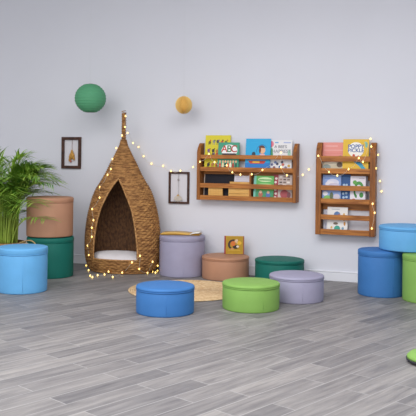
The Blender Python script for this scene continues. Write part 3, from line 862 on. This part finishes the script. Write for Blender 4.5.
def bez(p0, p1, p2, t): return p0 * (1 - t) ** 2 + p1 * 2 * t * (1 - t) + p2 * t * t
def blocked(v):
    w_ = Vector((pp.x, pp.y, 0)) + v
    return any((Vector((w_.x - P_.x, w_.y - P_.y))).length < r_ + .01 and w_.z < top_ for P_, r_, top_ in
               ((Pe, re_, OT['terra'][3] + he + .035), (OT['skyL'][1], OT['skyL'][2], OT['skyL'][3] + .02)))
rnd = random.Random(21)
spec = []
for i in range(60):
    az = -PI * .62 + PI * 1.30 * ((i * .381966) % 1.0) + rnd.uniform(-.15, .15)   # mostly to the right and the front
    spec.append((az, rnd.uniform(.14, .50), rnd.uniform(.34, .82)))
spec += [(PI - .3, .12, .84), (PI + .5, .2, .80), (-2.0, .1, .86), (PI, .3, .72), (-1.2, .12, .8), (2.2, .15, .82), (-.3, .10, .84), (-1.5, .2, .6), (-1.0, .22, .5), (-1.9, .24, .55), (-.6, .26, .62), (-.9, .30, .56), (-.75, .20, .52), (-1.1, .34, .62), (-.5, .22, .70), (-.2, .30, .66), (-2.4, .2, .62), (-.2, .50, .46), (-.45, .46, .52), (.1, .44, .50), (-.9, .34, .44), (-1.3, .3, .5), (2.8, .3, .66), (2.4, .35, .6), (-2.6, .4, .6), (-2.2, .3, .72), (-.5, .2, .80), (.4, .16, .86), (-1.6, .26, .66), (-.3, .54, .38), (-.7, .5, .34)]
for (az, Rr, Hh) in spec:
    dv = Vector((math.cos(az), math.sin(az), 0))
    st = dv * rnd.uniform(.02, .11) + Vector((rnd.uniform(-.04, .04), rnd.uniform(-.04, .04), pot_top - .03))
    P1 = st + dv * Rr * .12 + Vector((0, 0, Hh * .98))
    P2 = st + dv * Rr + Vector((0, 0, Hh * (1.02 - .45 * Rr)))
    if any(blocked(bez(st, P1, P2, t / 20)) for t in range(21)):
        Rr *= .6; Hh = max(Hh, .72)
        P1 = st + dv * Rr * .1 + Vector((0, 0, Hh)); P2 = st + dv * Rr + Vector((0, 0, Hh * 1.0))
        if any(blocked(bez(st, P1, P2, t / 20)) for t in range(21)): continue
    bm = bmesh.new()
    rach = [bez(st, P1, P2, t / 20) for t in range(21)]
    tube(bm, rach, [.0075 - .0062 * t / 20 for t in range(21)], 6, mi=0)
    n = 13
    for q in range(n):
        t = .42 + .57 * q / (n - 1)
        p = bez(st, P1, P2, t); tg = (bez(st, P1, P2, min(1, t + .02)) - bez(st, P1, P2, t - .02)).normalized()
        sd = tg.cross(Vector((0, 0, 1)));
        if sd.length < .05: sd = Vector((-dv.y, dv.x, 0))
        sd.normalize()
        Ln = (.13 + .15 * math.sin(PI * min(1, .15 + .8 * q / (n - 1)))) * rnd.uniform(.85, 1.15)
        for s in (-1, 1):
            dr = (tg * .75 + sd * s * .75 + Vector((0, 0, .18)) + Vector((rnd.uniform(-.15, .15), rnd.uniform(-.15, .15), rnd.uniform(-.1, .1)))).normalized()
            wv = dr.cross(Vector((0, 0, 1))).normalized()
            up = wv.cross(dr)
            if any(blocked(p + dr * Ln * f + Vector((0, 0, -.065 * f * f * Ln / .2))) for f in (0, .25, .5, .75, 1)): continue
            prev = None
            W = .0076 * rnd.uniform(.8, 1.2)
            for j in range(5):
                f = j / 4
                c_ = p + dr * Ln * f + Vector((0, 0, -.065 * f * f * Ln / .2))
                hw = W * (.45 + 1.1 * f if f < .4 else (1 - f) * 1.45 + .04)
                tri = (bm.verts.new(c_ - wv * hw + up * hw * .35), bm.verts.new(c_), bm.verts.new(c_ + wv * hw + up * hw * .35))
                if prev:
                    for a_ in (0, 1):
                        ff = bm.faces.new((prev[a_], prev[a_ + 1], tri[a_ + 1], tri[a_])); ff.material_index = 1; ff.smooth = True
                prev = tri
    # stay clear of the wall behind
    for v in bm.verts:
        dd = -((Vector((pp.x, pp.y, 0)) + v.co) - W0).dot(EY)
        if dd < .03: v.co -= EY * (.03 - dd)
    o = obj('frond', bm, [M['stem'], M['leaf']], palm, 'keep')

# ------------------------------------------------------------------ fairy lights
bpy.context.view_layer.update()
dg = bpy.context.evaluated_depsgraph_get()
def bvh_world(objs):
    vs, fs = [], []
    for o in objs:
        e = o.evaluated_get(dg); me = e.to_mesh(); off = len(vs); mw = o.matrix_world
        vs += [mw @ v.co for v in me.vertices]; fs += [[i + off for i in p.vertices] for p in me.polygons]
        e.to_mesh_clear()
    return BVHTree.FromPolygons(vs, fs)
nb = bvh_world([o for o in nest.children if o.name.split('.')[0] in ('hood', 'base_basket', 'stalk', 'opening_rim')])
def nest_hit(px, py, lift=.012):
    r = ray(px, py).normalized()
    h, nrm, _, _ = nb.ray_cast(CAM, r)
    f = on_floor(px, py, .011)
    if h is None or (f - CAM).length < (h - CAM).length:
        if py > 255: return f
        h, nrm, _, _ = nb.find_nearest(at_depth(px, py, NY))
        return h + (h - Vector((NC.x, NC.y, h.z))).normalized() * lift
    return h - r * lift
def light_string(label, pts, group=None, skip=(), sag=.012, r=.0075):
    t = thing('fairy_light_string', label, 'fairy lights', pts[0])
    o0 = Vector(pts[0])
    path = [pts[0]]
    for a, b_ in zip(pts, pts[1:]):
        a = Vector(a); b_ = Vector(b_); L_ = (b_ - a).length
        mid = (a + b_) / 2 + Vector((0, 0, -sag * min(1, L_ / .12)))
        path += [mid, b_]
    path = [Vector(p) for p in path]
    bm = bmesh.new(); tube(bm, [p - o0 for p in smooth_path(path, 4)], .0011, 5)
    obj('wire', bm, M['wire'], t, True)
    bm = bmesh.new()
    lathe(bm, [(.001, -r * 1.25), (r * .6, -r * .95), (r * .95, -r * .2), (r * .9, r * .4), (r * .45, r * .95), (r * .3, r * 1.3), (.001, r * 1.35)], 12)
    proto = obj('bulb', bm, M['bulb'], t, True)
    bm2 = bmesh.new(); lathe(bm2, [(r * .42, r * .9), (r * .42, r * 1.9)], 8)
    cap0_ = obj('cap', bm2, M['wire'], proto)
    first = True
    for i, p in enumerate(pts):
        if i in skip: continue
        if first: b_ = proto; first = False
        else:
            b_ = proto.copy(); C.objects.link(b_); b_.parent = t
            k_ = cap0_.copy(); C.objects.link(k_); k_.parent = b_
        b_.location = Vector(p) - o0
    return t
NP = [(125.5, 116), (125, 127), (126.5, 133), (122, 135.5), (117.5, 148), (112.5, 159), (110.8, 169), (107.5, 174.8), (99.8, 187.2), (99.6, 197.6), (92.2, 209), (93.4, 220.2), (91.8, 227.7), (91.8, 236.8), (87.6, 245.6), (88.8, 255), (86.2, 265.4), (88.6, 270.2), (90.2, 275.6), (92.4, 277), (97.6, 275.2), (104.5, 274.4), (108.6, 271.6), (112.7, 276.9), (122.2, 272.6), (132, 262.4), (140, 255.8), (139.3, 269), (147.5, 272.8), (152.6, 261.8), (152.4, 271.6), (155.5, 272.5), (157.5, 270.6), (157.7, 265.6)]
light_string('fairy lights trailing down the left of the wicker nest and around its base', [nest_hit(x, y) for x, y in NP])
def wp(px, py, d):
    s, z_ = on_wall(px, py, d); return wall_point(s, d, z_)
WPT = [(133, 143, .05), (138.5, 147, .04), (143.5, 156.2, .03), (151.5, 163.6, .02), (163, 165.8, .02), (171, 171, .035), (180.3, 170.6, .035), (193, 167, .05), (200, 161.7, .13), (208.9, 153.8, .13), (214.6, 162.2, .13), (226.7, 165.4, .13), (232.3, 172.3, .13), (240.4, 174.6, .13), (251.8, 174.3, .13), (262.5, 170, .13), (281, 152.6, .13), (281, 167.2, .13), (286.9, 175.3, .13), (302.7, 174.8, .05), (308.8, 169.4, .05), (318.3, 155.8, .13), (329, 172, .13), (337.3, 175.5, .13), (348.6, 169.2, .13), (358.8, 158.1, .13), (363, 161.8, .13), (370.6, 138.8, .09), (371.3, 146.5, .12), (378.2, 154.8, .06), (376, 168.3, .08), (380, 181, .03), (381.5, 191.3, .03), (372.6, 203.8, .13), (374.6, 212.8, .13), (371.8, 228.5, .13)]
wpts = [nest_hit(126.5, 128.5, .014)] + [wp(*q) for q in WPT]
light_string('fairy lights swagged from the nest tip across both wall bookcases', wpts, skip=(0,), sag=.02)

# ------------------------------------------------------------------ floor cushion cut by the corner
p = on_floor(433, 363)
fc = thing('floor_cushion', 'lime green floor cushion with dark edge at the bottom right corner', 'floor cushion', (p.x, p.y, 0))
bm = bmesh.new(); lathe(bm, [(.10, .0), (.13, .004), (.142, .014), (.143, .022)], 48); obj('dark_base', bm, mat('charcoal_fabric', '2b2b33', .8), fc, True)
bm = bmesh.new(); lathe(bm, [(.138, .022), (.138, .035), (.12, .052), (.07, .06), (.01, .062)], 48); obj('top_pad', bm, M['lime'], fc, True)

# ------------------------------------------------------------------ light
W = bpy.data.worlds.new('daylight'); bpy.context.scene.world = W; W.use_nodes = True
bg = W.node_tree.nodes['Background']; bg.inputs['Color'].default_value = (.93, .95, 1.0, 1); bg.inputs['Strength'].default_value = .6
def area(name, loc, target, sx, sy, power, col=(1, 1, 1)):
    l = bpy.data.lights.new(name, 'AREA'); l.shape = 'RECTANGLE'; l.size = sx; l.size_y = sy; l.energy = power; l.color = col
    o = bpy.data.objects.new(name, l); C.objects.link(o); o.location = loc
    o.rotation_euler = (Vector(target) - Vector(loc)).to_track_quat('-Z', 'Y').to_euler()
    return o
area('added_key_softbox', (-2.2, -.8, 2.4), (-.4, 7, .6), 4.6, 3.0, 105, (1, .985, .97))  # added unseen area light, a soft key from the front left
area('added_top_softbox', (-.9, 3.2, 3.05), (-.9, 3.2, 0), 4.6, 2.6, 165, (1, .99, .98))  # added unseen softbox below the ceiling, brightens lids and wall from above

vs = bpy.context.scene.view_settings
vs.view_transform = 'Standard'; vs.look = 'None'; vs.gamma = 1; vs.use_curve_mapping = False
vs.exposure = 0.31
